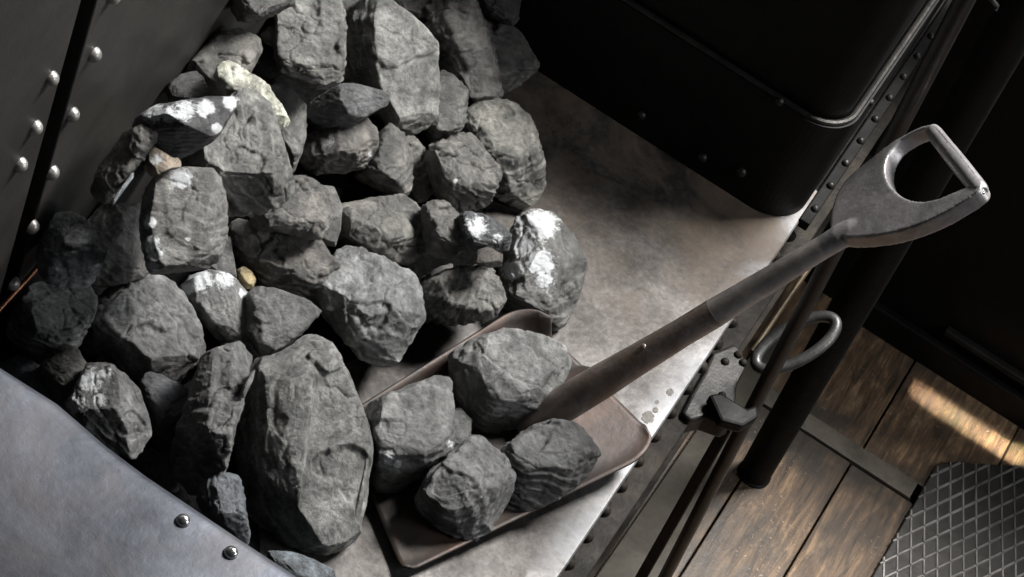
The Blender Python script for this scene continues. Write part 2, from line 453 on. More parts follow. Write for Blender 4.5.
LUMPS = []; ALLV = []; BLADE_KD = None
def lump(name, label, parts, mat=None, tone=(1, 1, 1), bloom=(), rough=1.0, thick=1.0, group='lumps of coal heaped on the steel shelf', vox=1.55, cat='coal', strata=None, push=0.0, seed=None):
    """parts: list of (outline, facets) traced as the rock's own silhouette and fracture faces"""
    i = len(LUMPS); seed = seed if seed is not None else 100+i
    hulls = []; Smax = 0
    for outline, facets in parts:
        h, S = hull_points(outline, facets, thick); hulls.append(h); Smax = max(Smax, S)
    S = Smax
    allp = np.concatenate(hulls)
    me = remesh(hulls, max(vox*min(1, S/70), .9))
    co = rock(me, S, seed, rough, strata)
    # lay it on whatever is behind: largest depth that keeps it in front
    px, py, hh = co[:, 0], -co[:, 1], co[:, 2]
    cx_, cy_ = (px.min()+px.max())/2, (py.min()+py.max())/2
    iy, ix = gidx(cx_+(px-cx_)*.84, cy_+(py-cy_)*.84)
    lim = G[iy, ix]/(1-hh/F)
    back = hh < 0
    t0 = np.percentile(lim[back], 9) + push
    tt = t0*(1-hh/F)
    X = cam_pos+(np.outer((px-W/2)/F, cr)+np.outer((H/2-py)/F, cu)+fw)*tt[:, None]
    X[:, 2] = np.maximum(X[:, 2], .0015)              # rests on the plate
    if 'shovel' not in (group or ''):
        X[:, 0] = np.maximum(X[:, 0], XL+.002); X[:, 1] = np.minimum(X[:, 1], YB-.004)
    if BLADE_KD is not None:                          # sits on the blade, not in it
        for n_, v_ in enumerate(X):
            c_, _, d_ = BLADE_KD.find((v_[0], v_[1], 0))
            if d_ < .006: X[n_, 2] = max(v_[2], BLADE_Z[_]+.001)
    ALLV.append(X)
    org = np.array([X[:, 0].mean(), X[:, 1].mean(), X[:, 2].min()])
    me.vertices.foreach_set('co', (X-org).ravel()); me.update()
    for p in me.polygons: p.use_smooth = True
    me.name = name
    a = me.attributes.new('bloom', 'FLOAT', 'POINT'); v = np.zeros(len(px))
    for (bx, by, br, bs) in bloom:
        v = np.maximum(v, bs*np.clip(1.35-np.hypot(px-bx, py-by)/br, 0, 1))
    a.data.foreach_set('value', v)
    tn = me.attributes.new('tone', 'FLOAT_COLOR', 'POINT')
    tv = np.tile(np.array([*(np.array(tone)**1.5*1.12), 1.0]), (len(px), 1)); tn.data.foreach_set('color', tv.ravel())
    me.materials.clear(); me.materials.append(mat or M_coal)
    o = bpy.data.objects.new(name, me); C.objects.link(o); o.location = org
    splat(X)
    tag(o, label, cat, group); LUMPS.append(o)
    return o

# ------------------------------------------------------------------ structure: floor, walls
def noise_free_box(*a): bm = bmesh.new(); boxw(bm, *a); return bm
def tone_attr(o, fn):
    me = o.data; a = me.attributes.new('tone', 'FLOAT_COLOR', 'POINT')
    for i, v in enumerate(me.vertices): a.data[i].color = (*fn(v.co), 1)

# floor: planks running away from the camera, two courses parted by a flush strip
yb0 = float(atz(836, 452, ZF)[1]); yb1 = yb0+.036
def sx(px, py): return float(atz(px, py, ZF)[0])
courses = [
    (-1.2, yb0-.002, [XE-.25, sx(690, 560), sx(813, 528), sx(918, 566), sx(1040, 600), sx(1160, 650), 1.9]),
    (yb1+.002, YF+.06, [XE-.25, sx(752, 400), sx(886, 410), sx(1010, 444), sx(1130, 500), 1.9])]
bm = bmesh.new(); rng = random.Random(4); tones = []
for (y0, y1, xs) in courses:
    for a, b in zip(xs[:-1], xs[1:]):
        dz = rng.uniform(-.0015, .0015); n0 = len(bm.verts)
        boxw(bm, a+.0016, b-.0016, y0, y1, ZF-.03, ZF+dz)
        t = rng.uniform(.8, 1.15); tones += [t]*8
boxw(bm, XE-.25, 1.9, -1.2, YF+.06, ZF-.05, ZF-.031); tones += [.1]*8
fl = link('floor', bm, M_wood, None, bevel=.0015); tag(fl, kind='structure')
a = fl.data.attributes.new('tone', 'FLOAT_COLOR', 'POINT')
for i, t in enumerate(tones): a.data[i].color = (t, t*.98, t*.95, 1)
st = link('trim_1', noise_free_box(XE-.2, sx(914, 490), yb0, yb1, ZF-.02, ZF+.004), M_batten, None, bevel=.0015); tag(st, kind='structure')

# far cab wall with its kick rail
bm = bmesh.new(); boxw(bm, XE+.02, 1.9, YF, YF+.05, ZF, .62)
wf = link('wall_far', bm, M_black, None); tag(wf, kind='structure')
bm = bmesh.new(); boxw(bm, sx(852, 318), 1.9, YF-.018, YF, ZF, ZF+.055)
bb = link('baseboard_far', bm, M_black, None, bevel=.004); tag(bb, kind='structure')

rp_ = [atplane(945, 330, np.array([0, YF, 0]), np.array([0, 1., 0])), atplane(1024, 372, np.array([0, YF, 0]), np.array([0, 1., 0]))]
zr = float(rp_[0][2]+rp_[1][2])/2
rl = link('trim_2', noise_free_box(float(rp_[0][0]), 1.9, YF-.014, YF, zr-.006, zr+.006), M_iron, None, bevel=.002); tag(rl, kind='structure')

# left wall with a vertical strap joint
def wall_pt(px, py):
    return atplane(px, py, np.array([XL, 0, 0]), np.array([1., 0, 0]))
jy = float(wall_pt(72, 115)[1])
bm = bmesh.new(); boxw(bm, XL-.04, XL, -1.5, jy-.052, -.05, 1.0); boxw(bm, XL-.04, XL-.016, jy-.052, jy-.018, -.05, 1.0)
boxw(bm, XL-.04, XL, jy-.018, YB+.03, -.05, 1.0)
wl = link('wall_left', bm, M_wall, None, bevel=.002); tag(wl, kind='structure')
for (px, py) in [(93, 54), (71, 114), (51, 172), (31, 226), (12, 283), (112, -4), (34, 127), (19, 164), (50, 78)]:
    p = wall_pt(px, py); bm = bmesh.new(); dome(bm, p, (1, 0, 0), .0085, .009)
    rv = link('rivet', bm, M_rivet, None, smooth=True); rv.parent = wl

# ------------------------------------------------------------------ shelf plate with its riveted front edge
shelf = empty('coal_shelf', (XE, 0, 0))
tag(shelf, 'worn grey steel shelf plate with riveted front edge, under the coal and shovel', 'shelf')
cpx = [(752, 203), (768, 209), (785, 211.5), (800, 209), (812, 205), (820, 201)]
bm = bmesh.new()
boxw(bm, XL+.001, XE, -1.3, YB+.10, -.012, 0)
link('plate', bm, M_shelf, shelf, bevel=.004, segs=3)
bm = bmesh.new(); boxw(bm, XE-.010, XE-.002, -1.3, YB+.9, -.075, -.0122); boxw(bm, XE-.010, XE+.026, -1.3, YB+.9, -.075, -.066)
link('edge_angle', bm, M_ironrust, shelf, bevel=.002)
bm = bmesh.new(); boxw(bm, XE-.03, XE-.012, -1.3, YB+.9, ZF+.001, -.0122)
link('front_panel', bm, M_black, shelf)
bm = bmesh.new(); boxw(bm, XE+.0, XE+.030, -1.3, YF-.02, -.30, -.29); boxw(bm, XE-.012, XE+.002, -1.3, YF-.02, -.33, -.26)
link('lower_angle', bm, M_ironrust, shelf, bevel=.002)
rr = random.Random(9)
y = -.62
while y < YB+.42:
    bm = bmesh.new(); dome(bm, (XE-.003, y, -.038+rr.uniform(-.002, .002)), (1, 0, .25), .0095, .011, 10, 4)
    link('rivet', bm, M_ironrust, shelf, smooth=True)
    y += .048
y = -.55
while y < .25:
    bm = bmesh.new(); dome(bm, (XE+.015, y, -.2895), (0, 0, 1), .009, .011, 10, 4)
    link('rivet', bm, M_ironrust, shelf, smooth=True)
    y += .05
# stains near the edge: thin scorched patches of oxide with shapes of their own
M_stain = steel('oxide_stain', (.07, .065, .06), (.12, .11, .10), (.5, .6), .5, 60, .3)
for (px, py, r) in [(648, 417, .0075), (655.5, 410, .0035), (670, 392, .0045), (519, 573, .009), (657, 402, .0025)]:
    c = atz(px, py, .0003); bm = bmesh.new()
    ring = [(c[0]+r*(1+.15*math.sin(3*k+px))*math.cos(k*math.pi/9), c[1]+r*1.35*(1+.12*math.cos(2*k+py))*math.sin(k*math.pi/9), .0001) for k in range(18)]
    prism(bm, ring, (0, 0, .0004)); link('oxide_spot', bm, M_stain, shelf)

# back wall: sheet bent round at the shelf edge, bead part way up
def wall_curve(z0, off=0.0):
    base = [(XL-.02, YB)]
    p0 = atz(752, 203)[:2]; R = XE-p0[0]-.006
    R = max(R, .05)
    pts = [(XL-.02, YB+0*off)]
    for k in range(0, 13):
        a = -math.pi/2+k*math.pi/2/12
        pts.append((XE-.006-R+(R-off)*math.cos(a), YB+R+(R-off)*math.sin(a)))
    pts.append((XE-.006-off, YB+.62))
    pts[0] = (XL-.02, YB+off)
    return pts
def strip(bm, outer, inner, z0, z1):
    n = len(outer)
    A = [bm.verts.new((p[0], p[1], z0)) for p in outer]; B = [bm.verts.new((p[0], p[1], z1)) for p in outer]
    A2 = [bm.verts.new((p[0], p[1], z0)) for p in inner]; B2 = [bm.verts.new((p[0], p[1], z1)) for p in inner]
    for i in range(n-1):
        bm.faces.new((A[i], A[i+1], B[i+1], B[i])); bm.faces.new((A2[i], A2[i+1], B2[i+1], B2[i]))
        bm.faces.new((B[i], B[i+1], B2[i+1], B2[i])); bm.faces.new((A[i], A[i+1], A2[i+1], A2[i]))
    bm.faces.new((A[0], B[0], B2[0], A2[0])); bm.faces.new((A[-1], B[-1], B2[-1], A2[-1]))
ZL = .185
bm = bmesh.new(); strip(bm, wall_curve(0, 0), wall_curve(0, .012), 0, ZL)
strip(bm, wall_curve(0, .014), wall_curve(0, .022), 0, .45)
wb = link('wall_back', bm, M_black, None, smooth=False); tag(wb, kind='structure')
bm = bmesh.new()
tube(bm, [(p[0], p[1], ZL+.002) for p in wall_curve(0, .007)], .0045, 8)
bd = link('bead', bm, M_iron, None, smooth=True); bd.parent = wb
def bwall(px, py): return atplane(px, py, np.array([0, YB, 0]), np.array([0, 1., 0]))
for (px, py, s) in [(641, 115, 1), (702, 157, 1.1), (768, 189, 1.2), (779, 101, 1), (845, 117, .8)]:
    p = bwall(px, py); bm = bmesh.new()
    if px > 840: p = np.array([XE-.006, float(p[1])+.12, ZL-.02]); nr_ = (1, 0, 0)
    else: nr_ = (0, -1, 0)
    if px == 768:
        p[0] = min(p[0], XE-.1)
    dome(bm, p, nr_, .007*s, .006*s); rv = link('rivet', bm, M_iron, None, smooth=True); rv.parent = wb
# riveted angle running on beside the bent sheet
bm = bmesh.new(); boxw(bm, XE-.002, XE+.014, YB+.03, YB+.62, -.012, .004)
an = link('angle_iron', bm, M_post, shelf, bevel=.002)
for k in range(9):
    bm = bmesh.new(); dome(bm, (XE+.008, YB+.06+k*.055, .004), (0, 0, 1), .006, .007, 10, 4)
    link('rivet', bm, M_iron, shelf, smooth=True)

# ------------------------------------------------------------------ lumps, traced rock by rock
def P_(code, pts):
    ox, oy, s = {'c1': (70, 0, 5.12), 'c2': (230, 0, 5.12), 'c3': (380, 0, 5.12), 'c4': (70, 90, 5.12), 'c5': (230, 90, 5.12)}[code]
    return [(ox+x/s, oy+y/s) for x, y in pts]
D = 'dark '
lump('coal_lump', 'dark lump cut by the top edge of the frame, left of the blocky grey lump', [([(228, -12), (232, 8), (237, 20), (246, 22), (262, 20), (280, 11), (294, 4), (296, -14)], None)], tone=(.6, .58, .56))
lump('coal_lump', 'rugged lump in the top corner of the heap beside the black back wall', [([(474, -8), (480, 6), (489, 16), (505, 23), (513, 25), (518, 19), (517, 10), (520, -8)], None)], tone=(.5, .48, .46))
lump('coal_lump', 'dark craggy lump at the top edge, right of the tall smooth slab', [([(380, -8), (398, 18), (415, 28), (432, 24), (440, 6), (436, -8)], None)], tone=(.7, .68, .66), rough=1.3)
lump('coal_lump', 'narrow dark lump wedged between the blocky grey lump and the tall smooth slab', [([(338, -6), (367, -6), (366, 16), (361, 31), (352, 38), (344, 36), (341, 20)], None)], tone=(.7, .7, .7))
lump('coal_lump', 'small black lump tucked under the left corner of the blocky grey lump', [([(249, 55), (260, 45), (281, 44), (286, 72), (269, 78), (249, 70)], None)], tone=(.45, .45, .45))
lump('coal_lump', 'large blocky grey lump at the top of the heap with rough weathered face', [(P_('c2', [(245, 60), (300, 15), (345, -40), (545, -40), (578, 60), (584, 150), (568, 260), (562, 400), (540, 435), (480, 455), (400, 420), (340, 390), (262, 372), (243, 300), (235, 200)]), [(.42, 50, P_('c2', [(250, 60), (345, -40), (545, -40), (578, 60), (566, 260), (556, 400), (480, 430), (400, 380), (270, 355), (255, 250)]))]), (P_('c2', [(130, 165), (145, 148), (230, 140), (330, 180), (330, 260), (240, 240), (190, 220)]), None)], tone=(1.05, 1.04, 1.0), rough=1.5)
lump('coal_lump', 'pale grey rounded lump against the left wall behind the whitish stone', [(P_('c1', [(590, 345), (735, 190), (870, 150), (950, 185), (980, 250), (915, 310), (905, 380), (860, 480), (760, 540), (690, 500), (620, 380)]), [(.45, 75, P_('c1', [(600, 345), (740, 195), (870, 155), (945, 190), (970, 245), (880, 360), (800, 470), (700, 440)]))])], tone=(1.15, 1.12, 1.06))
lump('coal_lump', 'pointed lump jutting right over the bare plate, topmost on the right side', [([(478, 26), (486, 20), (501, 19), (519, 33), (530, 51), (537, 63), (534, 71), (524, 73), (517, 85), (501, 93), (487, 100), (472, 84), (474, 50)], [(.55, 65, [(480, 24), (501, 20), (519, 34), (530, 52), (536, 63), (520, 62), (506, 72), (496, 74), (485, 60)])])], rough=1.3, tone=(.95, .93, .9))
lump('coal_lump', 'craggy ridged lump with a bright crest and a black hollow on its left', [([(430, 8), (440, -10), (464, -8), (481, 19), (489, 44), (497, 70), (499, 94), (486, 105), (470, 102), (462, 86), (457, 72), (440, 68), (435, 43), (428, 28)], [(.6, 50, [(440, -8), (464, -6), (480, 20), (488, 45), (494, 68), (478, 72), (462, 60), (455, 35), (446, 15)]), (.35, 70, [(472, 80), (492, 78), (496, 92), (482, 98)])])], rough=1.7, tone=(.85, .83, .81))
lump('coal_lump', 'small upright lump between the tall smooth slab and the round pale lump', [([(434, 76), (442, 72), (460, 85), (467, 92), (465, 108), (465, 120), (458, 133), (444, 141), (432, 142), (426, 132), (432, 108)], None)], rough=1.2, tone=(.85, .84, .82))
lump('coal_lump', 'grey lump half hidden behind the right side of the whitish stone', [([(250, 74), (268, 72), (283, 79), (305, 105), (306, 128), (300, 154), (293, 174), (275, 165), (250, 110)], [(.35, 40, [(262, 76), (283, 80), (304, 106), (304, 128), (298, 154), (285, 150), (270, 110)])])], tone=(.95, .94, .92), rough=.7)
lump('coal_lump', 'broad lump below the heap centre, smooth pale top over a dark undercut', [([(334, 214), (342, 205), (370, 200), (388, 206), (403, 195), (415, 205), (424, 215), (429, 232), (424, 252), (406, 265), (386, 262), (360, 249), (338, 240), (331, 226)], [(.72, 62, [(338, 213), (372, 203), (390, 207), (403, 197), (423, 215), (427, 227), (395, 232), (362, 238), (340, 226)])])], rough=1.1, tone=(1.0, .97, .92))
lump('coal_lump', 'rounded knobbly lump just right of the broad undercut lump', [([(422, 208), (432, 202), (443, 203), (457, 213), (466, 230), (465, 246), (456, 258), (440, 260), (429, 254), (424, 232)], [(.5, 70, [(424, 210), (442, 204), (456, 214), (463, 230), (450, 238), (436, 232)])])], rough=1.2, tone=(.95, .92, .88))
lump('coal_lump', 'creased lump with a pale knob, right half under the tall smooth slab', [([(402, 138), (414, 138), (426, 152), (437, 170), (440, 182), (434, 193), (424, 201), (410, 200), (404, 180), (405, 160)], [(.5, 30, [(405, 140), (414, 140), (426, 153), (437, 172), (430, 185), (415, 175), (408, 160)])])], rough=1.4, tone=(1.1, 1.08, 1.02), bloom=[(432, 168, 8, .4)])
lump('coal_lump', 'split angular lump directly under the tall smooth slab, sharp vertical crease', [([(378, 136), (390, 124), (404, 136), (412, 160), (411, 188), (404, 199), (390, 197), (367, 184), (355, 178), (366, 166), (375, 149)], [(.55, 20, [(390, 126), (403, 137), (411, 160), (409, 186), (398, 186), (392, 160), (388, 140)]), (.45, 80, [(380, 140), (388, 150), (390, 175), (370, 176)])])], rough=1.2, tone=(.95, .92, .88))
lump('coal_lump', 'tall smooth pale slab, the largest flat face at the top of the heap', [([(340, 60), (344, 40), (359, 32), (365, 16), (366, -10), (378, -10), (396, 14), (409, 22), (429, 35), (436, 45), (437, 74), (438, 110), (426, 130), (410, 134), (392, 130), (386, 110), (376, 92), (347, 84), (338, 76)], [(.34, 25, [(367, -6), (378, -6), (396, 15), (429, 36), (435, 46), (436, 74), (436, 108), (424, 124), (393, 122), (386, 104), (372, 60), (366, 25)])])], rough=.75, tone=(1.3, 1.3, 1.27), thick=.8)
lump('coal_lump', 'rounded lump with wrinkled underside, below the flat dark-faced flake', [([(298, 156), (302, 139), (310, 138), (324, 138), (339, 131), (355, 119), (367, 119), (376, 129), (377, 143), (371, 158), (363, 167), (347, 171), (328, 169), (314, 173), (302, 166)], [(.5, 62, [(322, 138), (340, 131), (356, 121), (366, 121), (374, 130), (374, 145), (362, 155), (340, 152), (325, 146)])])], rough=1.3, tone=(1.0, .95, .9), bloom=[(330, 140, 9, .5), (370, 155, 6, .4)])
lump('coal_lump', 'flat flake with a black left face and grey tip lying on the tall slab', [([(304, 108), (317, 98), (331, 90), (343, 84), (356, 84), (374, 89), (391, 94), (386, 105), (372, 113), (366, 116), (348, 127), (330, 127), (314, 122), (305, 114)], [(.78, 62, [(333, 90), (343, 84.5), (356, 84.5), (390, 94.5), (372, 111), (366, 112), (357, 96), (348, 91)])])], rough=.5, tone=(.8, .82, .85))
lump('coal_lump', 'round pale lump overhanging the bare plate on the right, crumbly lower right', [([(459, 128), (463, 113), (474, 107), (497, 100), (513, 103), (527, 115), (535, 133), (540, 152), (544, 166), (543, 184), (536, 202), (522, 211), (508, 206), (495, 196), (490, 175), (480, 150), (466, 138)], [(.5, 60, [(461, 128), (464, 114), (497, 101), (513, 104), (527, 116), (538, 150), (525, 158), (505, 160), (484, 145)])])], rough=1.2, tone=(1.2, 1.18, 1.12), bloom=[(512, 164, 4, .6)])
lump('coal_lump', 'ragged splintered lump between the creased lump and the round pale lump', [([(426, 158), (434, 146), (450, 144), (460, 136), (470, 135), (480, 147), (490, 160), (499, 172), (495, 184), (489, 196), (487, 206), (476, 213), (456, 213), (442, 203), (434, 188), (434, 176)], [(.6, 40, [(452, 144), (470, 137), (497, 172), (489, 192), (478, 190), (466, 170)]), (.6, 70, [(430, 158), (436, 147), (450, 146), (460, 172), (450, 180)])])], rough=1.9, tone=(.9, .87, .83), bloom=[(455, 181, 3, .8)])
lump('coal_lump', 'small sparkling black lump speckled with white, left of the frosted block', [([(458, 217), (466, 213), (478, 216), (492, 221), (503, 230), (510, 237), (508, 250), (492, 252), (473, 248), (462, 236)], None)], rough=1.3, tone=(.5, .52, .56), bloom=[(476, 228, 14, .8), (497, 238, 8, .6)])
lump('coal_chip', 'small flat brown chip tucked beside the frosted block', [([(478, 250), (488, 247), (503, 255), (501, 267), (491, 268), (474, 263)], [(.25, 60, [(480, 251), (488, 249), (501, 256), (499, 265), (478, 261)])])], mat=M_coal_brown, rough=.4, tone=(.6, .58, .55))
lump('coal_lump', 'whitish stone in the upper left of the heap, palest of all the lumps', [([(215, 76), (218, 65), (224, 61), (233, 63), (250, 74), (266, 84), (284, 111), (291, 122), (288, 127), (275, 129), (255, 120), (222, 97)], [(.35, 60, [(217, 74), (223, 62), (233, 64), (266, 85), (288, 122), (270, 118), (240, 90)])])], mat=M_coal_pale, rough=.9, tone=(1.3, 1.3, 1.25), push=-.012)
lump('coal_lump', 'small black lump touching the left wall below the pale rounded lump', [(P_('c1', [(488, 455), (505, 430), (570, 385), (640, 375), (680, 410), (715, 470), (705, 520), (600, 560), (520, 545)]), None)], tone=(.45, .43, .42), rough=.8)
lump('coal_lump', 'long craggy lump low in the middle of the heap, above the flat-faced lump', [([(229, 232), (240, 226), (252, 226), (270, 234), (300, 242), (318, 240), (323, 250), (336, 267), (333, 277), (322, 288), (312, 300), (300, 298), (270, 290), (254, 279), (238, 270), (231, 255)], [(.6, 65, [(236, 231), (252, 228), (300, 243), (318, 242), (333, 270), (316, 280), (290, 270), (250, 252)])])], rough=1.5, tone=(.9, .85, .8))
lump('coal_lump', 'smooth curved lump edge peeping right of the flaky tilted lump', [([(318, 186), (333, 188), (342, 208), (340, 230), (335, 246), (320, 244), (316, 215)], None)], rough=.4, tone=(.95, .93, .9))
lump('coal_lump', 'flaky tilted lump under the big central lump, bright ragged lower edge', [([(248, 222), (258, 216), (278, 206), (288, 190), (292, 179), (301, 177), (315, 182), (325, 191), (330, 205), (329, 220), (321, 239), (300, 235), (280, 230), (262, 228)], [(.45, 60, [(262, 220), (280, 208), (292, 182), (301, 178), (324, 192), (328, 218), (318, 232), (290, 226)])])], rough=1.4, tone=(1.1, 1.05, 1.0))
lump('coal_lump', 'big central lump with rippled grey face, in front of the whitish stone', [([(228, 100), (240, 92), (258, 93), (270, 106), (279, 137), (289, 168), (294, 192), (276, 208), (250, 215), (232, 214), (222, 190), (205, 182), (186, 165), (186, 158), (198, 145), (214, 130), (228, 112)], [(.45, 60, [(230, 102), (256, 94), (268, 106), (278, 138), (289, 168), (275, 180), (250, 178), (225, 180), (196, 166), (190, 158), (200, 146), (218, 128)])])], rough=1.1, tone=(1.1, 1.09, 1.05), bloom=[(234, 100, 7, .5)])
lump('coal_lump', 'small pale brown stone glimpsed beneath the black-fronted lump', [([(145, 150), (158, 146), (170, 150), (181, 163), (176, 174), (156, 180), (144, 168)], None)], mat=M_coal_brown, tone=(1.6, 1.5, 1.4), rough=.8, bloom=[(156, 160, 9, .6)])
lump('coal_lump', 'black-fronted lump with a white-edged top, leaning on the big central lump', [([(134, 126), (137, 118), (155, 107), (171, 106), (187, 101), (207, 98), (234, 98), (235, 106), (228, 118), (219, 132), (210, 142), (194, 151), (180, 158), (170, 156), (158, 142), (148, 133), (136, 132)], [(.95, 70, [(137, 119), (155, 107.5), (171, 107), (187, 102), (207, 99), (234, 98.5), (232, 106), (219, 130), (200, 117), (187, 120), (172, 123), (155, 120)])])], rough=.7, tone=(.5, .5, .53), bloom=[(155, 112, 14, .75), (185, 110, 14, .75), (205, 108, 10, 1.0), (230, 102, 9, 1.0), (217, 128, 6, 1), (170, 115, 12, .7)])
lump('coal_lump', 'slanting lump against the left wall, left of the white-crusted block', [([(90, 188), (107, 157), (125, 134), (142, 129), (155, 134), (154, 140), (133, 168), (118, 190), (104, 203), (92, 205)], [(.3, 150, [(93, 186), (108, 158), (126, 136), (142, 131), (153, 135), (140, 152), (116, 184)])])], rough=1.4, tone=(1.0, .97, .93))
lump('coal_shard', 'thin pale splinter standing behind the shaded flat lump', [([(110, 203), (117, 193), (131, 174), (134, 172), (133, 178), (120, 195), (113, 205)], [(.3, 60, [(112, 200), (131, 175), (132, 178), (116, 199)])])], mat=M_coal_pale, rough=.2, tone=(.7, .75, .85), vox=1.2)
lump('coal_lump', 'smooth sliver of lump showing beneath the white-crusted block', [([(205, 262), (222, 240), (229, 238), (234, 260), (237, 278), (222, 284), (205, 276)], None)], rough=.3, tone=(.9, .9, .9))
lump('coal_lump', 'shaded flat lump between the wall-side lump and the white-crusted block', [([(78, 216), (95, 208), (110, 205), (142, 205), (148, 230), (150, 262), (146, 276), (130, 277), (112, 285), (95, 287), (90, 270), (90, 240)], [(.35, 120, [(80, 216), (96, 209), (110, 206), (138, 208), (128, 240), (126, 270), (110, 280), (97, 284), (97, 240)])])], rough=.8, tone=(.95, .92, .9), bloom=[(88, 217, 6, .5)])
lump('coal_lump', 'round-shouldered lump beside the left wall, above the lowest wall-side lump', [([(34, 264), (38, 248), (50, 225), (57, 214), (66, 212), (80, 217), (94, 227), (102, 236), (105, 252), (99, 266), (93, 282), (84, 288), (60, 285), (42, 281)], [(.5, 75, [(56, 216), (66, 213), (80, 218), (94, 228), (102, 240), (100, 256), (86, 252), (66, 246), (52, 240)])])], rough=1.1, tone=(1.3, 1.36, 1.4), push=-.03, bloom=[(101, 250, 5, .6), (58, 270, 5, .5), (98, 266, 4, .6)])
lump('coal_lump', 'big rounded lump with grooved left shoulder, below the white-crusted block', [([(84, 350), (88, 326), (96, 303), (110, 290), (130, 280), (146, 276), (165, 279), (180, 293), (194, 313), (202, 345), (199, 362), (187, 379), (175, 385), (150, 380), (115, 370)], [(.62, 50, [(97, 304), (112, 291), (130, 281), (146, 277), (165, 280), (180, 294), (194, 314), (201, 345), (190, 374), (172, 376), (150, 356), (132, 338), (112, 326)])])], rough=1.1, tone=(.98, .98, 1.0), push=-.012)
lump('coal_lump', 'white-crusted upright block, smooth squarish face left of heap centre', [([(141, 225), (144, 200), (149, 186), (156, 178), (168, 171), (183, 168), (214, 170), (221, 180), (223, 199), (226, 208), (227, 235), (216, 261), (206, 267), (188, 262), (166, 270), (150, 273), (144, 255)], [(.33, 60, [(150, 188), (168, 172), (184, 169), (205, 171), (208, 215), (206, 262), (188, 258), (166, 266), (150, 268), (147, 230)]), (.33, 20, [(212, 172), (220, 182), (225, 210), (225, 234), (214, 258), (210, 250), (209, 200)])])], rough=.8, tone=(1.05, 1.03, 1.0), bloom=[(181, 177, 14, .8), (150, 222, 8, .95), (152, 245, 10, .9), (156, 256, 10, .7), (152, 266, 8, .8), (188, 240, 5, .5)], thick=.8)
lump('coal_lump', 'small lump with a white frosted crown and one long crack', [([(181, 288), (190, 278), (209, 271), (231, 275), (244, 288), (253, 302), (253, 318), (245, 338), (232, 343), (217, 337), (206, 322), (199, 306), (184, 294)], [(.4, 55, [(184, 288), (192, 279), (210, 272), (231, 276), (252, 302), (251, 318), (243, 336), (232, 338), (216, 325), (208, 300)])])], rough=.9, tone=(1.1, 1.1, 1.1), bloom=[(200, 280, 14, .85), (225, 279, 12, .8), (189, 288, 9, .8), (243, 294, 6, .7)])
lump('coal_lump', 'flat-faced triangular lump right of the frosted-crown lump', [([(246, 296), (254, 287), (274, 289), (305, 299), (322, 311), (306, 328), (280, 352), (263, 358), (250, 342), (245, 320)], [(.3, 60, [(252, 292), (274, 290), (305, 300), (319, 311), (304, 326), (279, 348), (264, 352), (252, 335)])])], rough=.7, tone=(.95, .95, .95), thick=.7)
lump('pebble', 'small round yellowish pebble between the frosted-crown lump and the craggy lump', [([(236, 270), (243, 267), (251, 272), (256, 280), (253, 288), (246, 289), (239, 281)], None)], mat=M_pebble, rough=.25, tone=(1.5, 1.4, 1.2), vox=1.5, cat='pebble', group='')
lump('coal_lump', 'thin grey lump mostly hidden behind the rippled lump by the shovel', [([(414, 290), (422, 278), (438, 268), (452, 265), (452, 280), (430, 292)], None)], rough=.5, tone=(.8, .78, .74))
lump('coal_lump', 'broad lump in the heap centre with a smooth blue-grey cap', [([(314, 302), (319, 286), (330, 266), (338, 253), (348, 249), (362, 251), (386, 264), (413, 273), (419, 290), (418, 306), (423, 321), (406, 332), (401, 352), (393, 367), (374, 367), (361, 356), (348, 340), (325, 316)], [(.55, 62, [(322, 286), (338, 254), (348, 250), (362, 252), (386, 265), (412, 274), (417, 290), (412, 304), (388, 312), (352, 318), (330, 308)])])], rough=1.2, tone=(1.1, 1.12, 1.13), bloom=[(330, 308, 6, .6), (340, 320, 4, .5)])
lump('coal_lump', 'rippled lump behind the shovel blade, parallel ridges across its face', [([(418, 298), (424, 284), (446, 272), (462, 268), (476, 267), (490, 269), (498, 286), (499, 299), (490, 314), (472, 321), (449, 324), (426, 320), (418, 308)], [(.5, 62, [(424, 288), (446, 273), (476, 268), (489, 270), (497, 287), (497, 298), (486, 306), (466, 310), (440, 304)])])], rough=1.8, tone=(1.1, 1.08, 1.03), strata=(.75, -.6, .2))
lump('coal_lump', 'frosted block with a white crystalline face standing alone on the right', [([(498, 304), (499, 282), (505, 250), (512, 230), (521, 213), (530, 210), (551, 212), (561, 221), (573, 235), (587, 267), (581, 286), (568, 318), (561, 330), (548, 326), (530, 316), (512, 313)], [(.45, 70, [(522, 214), (530, 211), (551, 213), (558, 224), (556, 245), (552, 275), (546, 296), (522, 290), (503, 284), (508, 252)]), (.55, 10, [(561, 223), (572, 236), (585, 267), (579, 286), (562, 322), (556, 300), (560, 250)])])], rough=.9, tone=(.85, .84, .82), bloom=[(540, 224, 19, 1.0), (522, 245, 14, 1.0), (513, 270, 12, 1.0), (541, 262, 16, .95), (545, 280, 12, .7), (518, 225, 8, .8)])
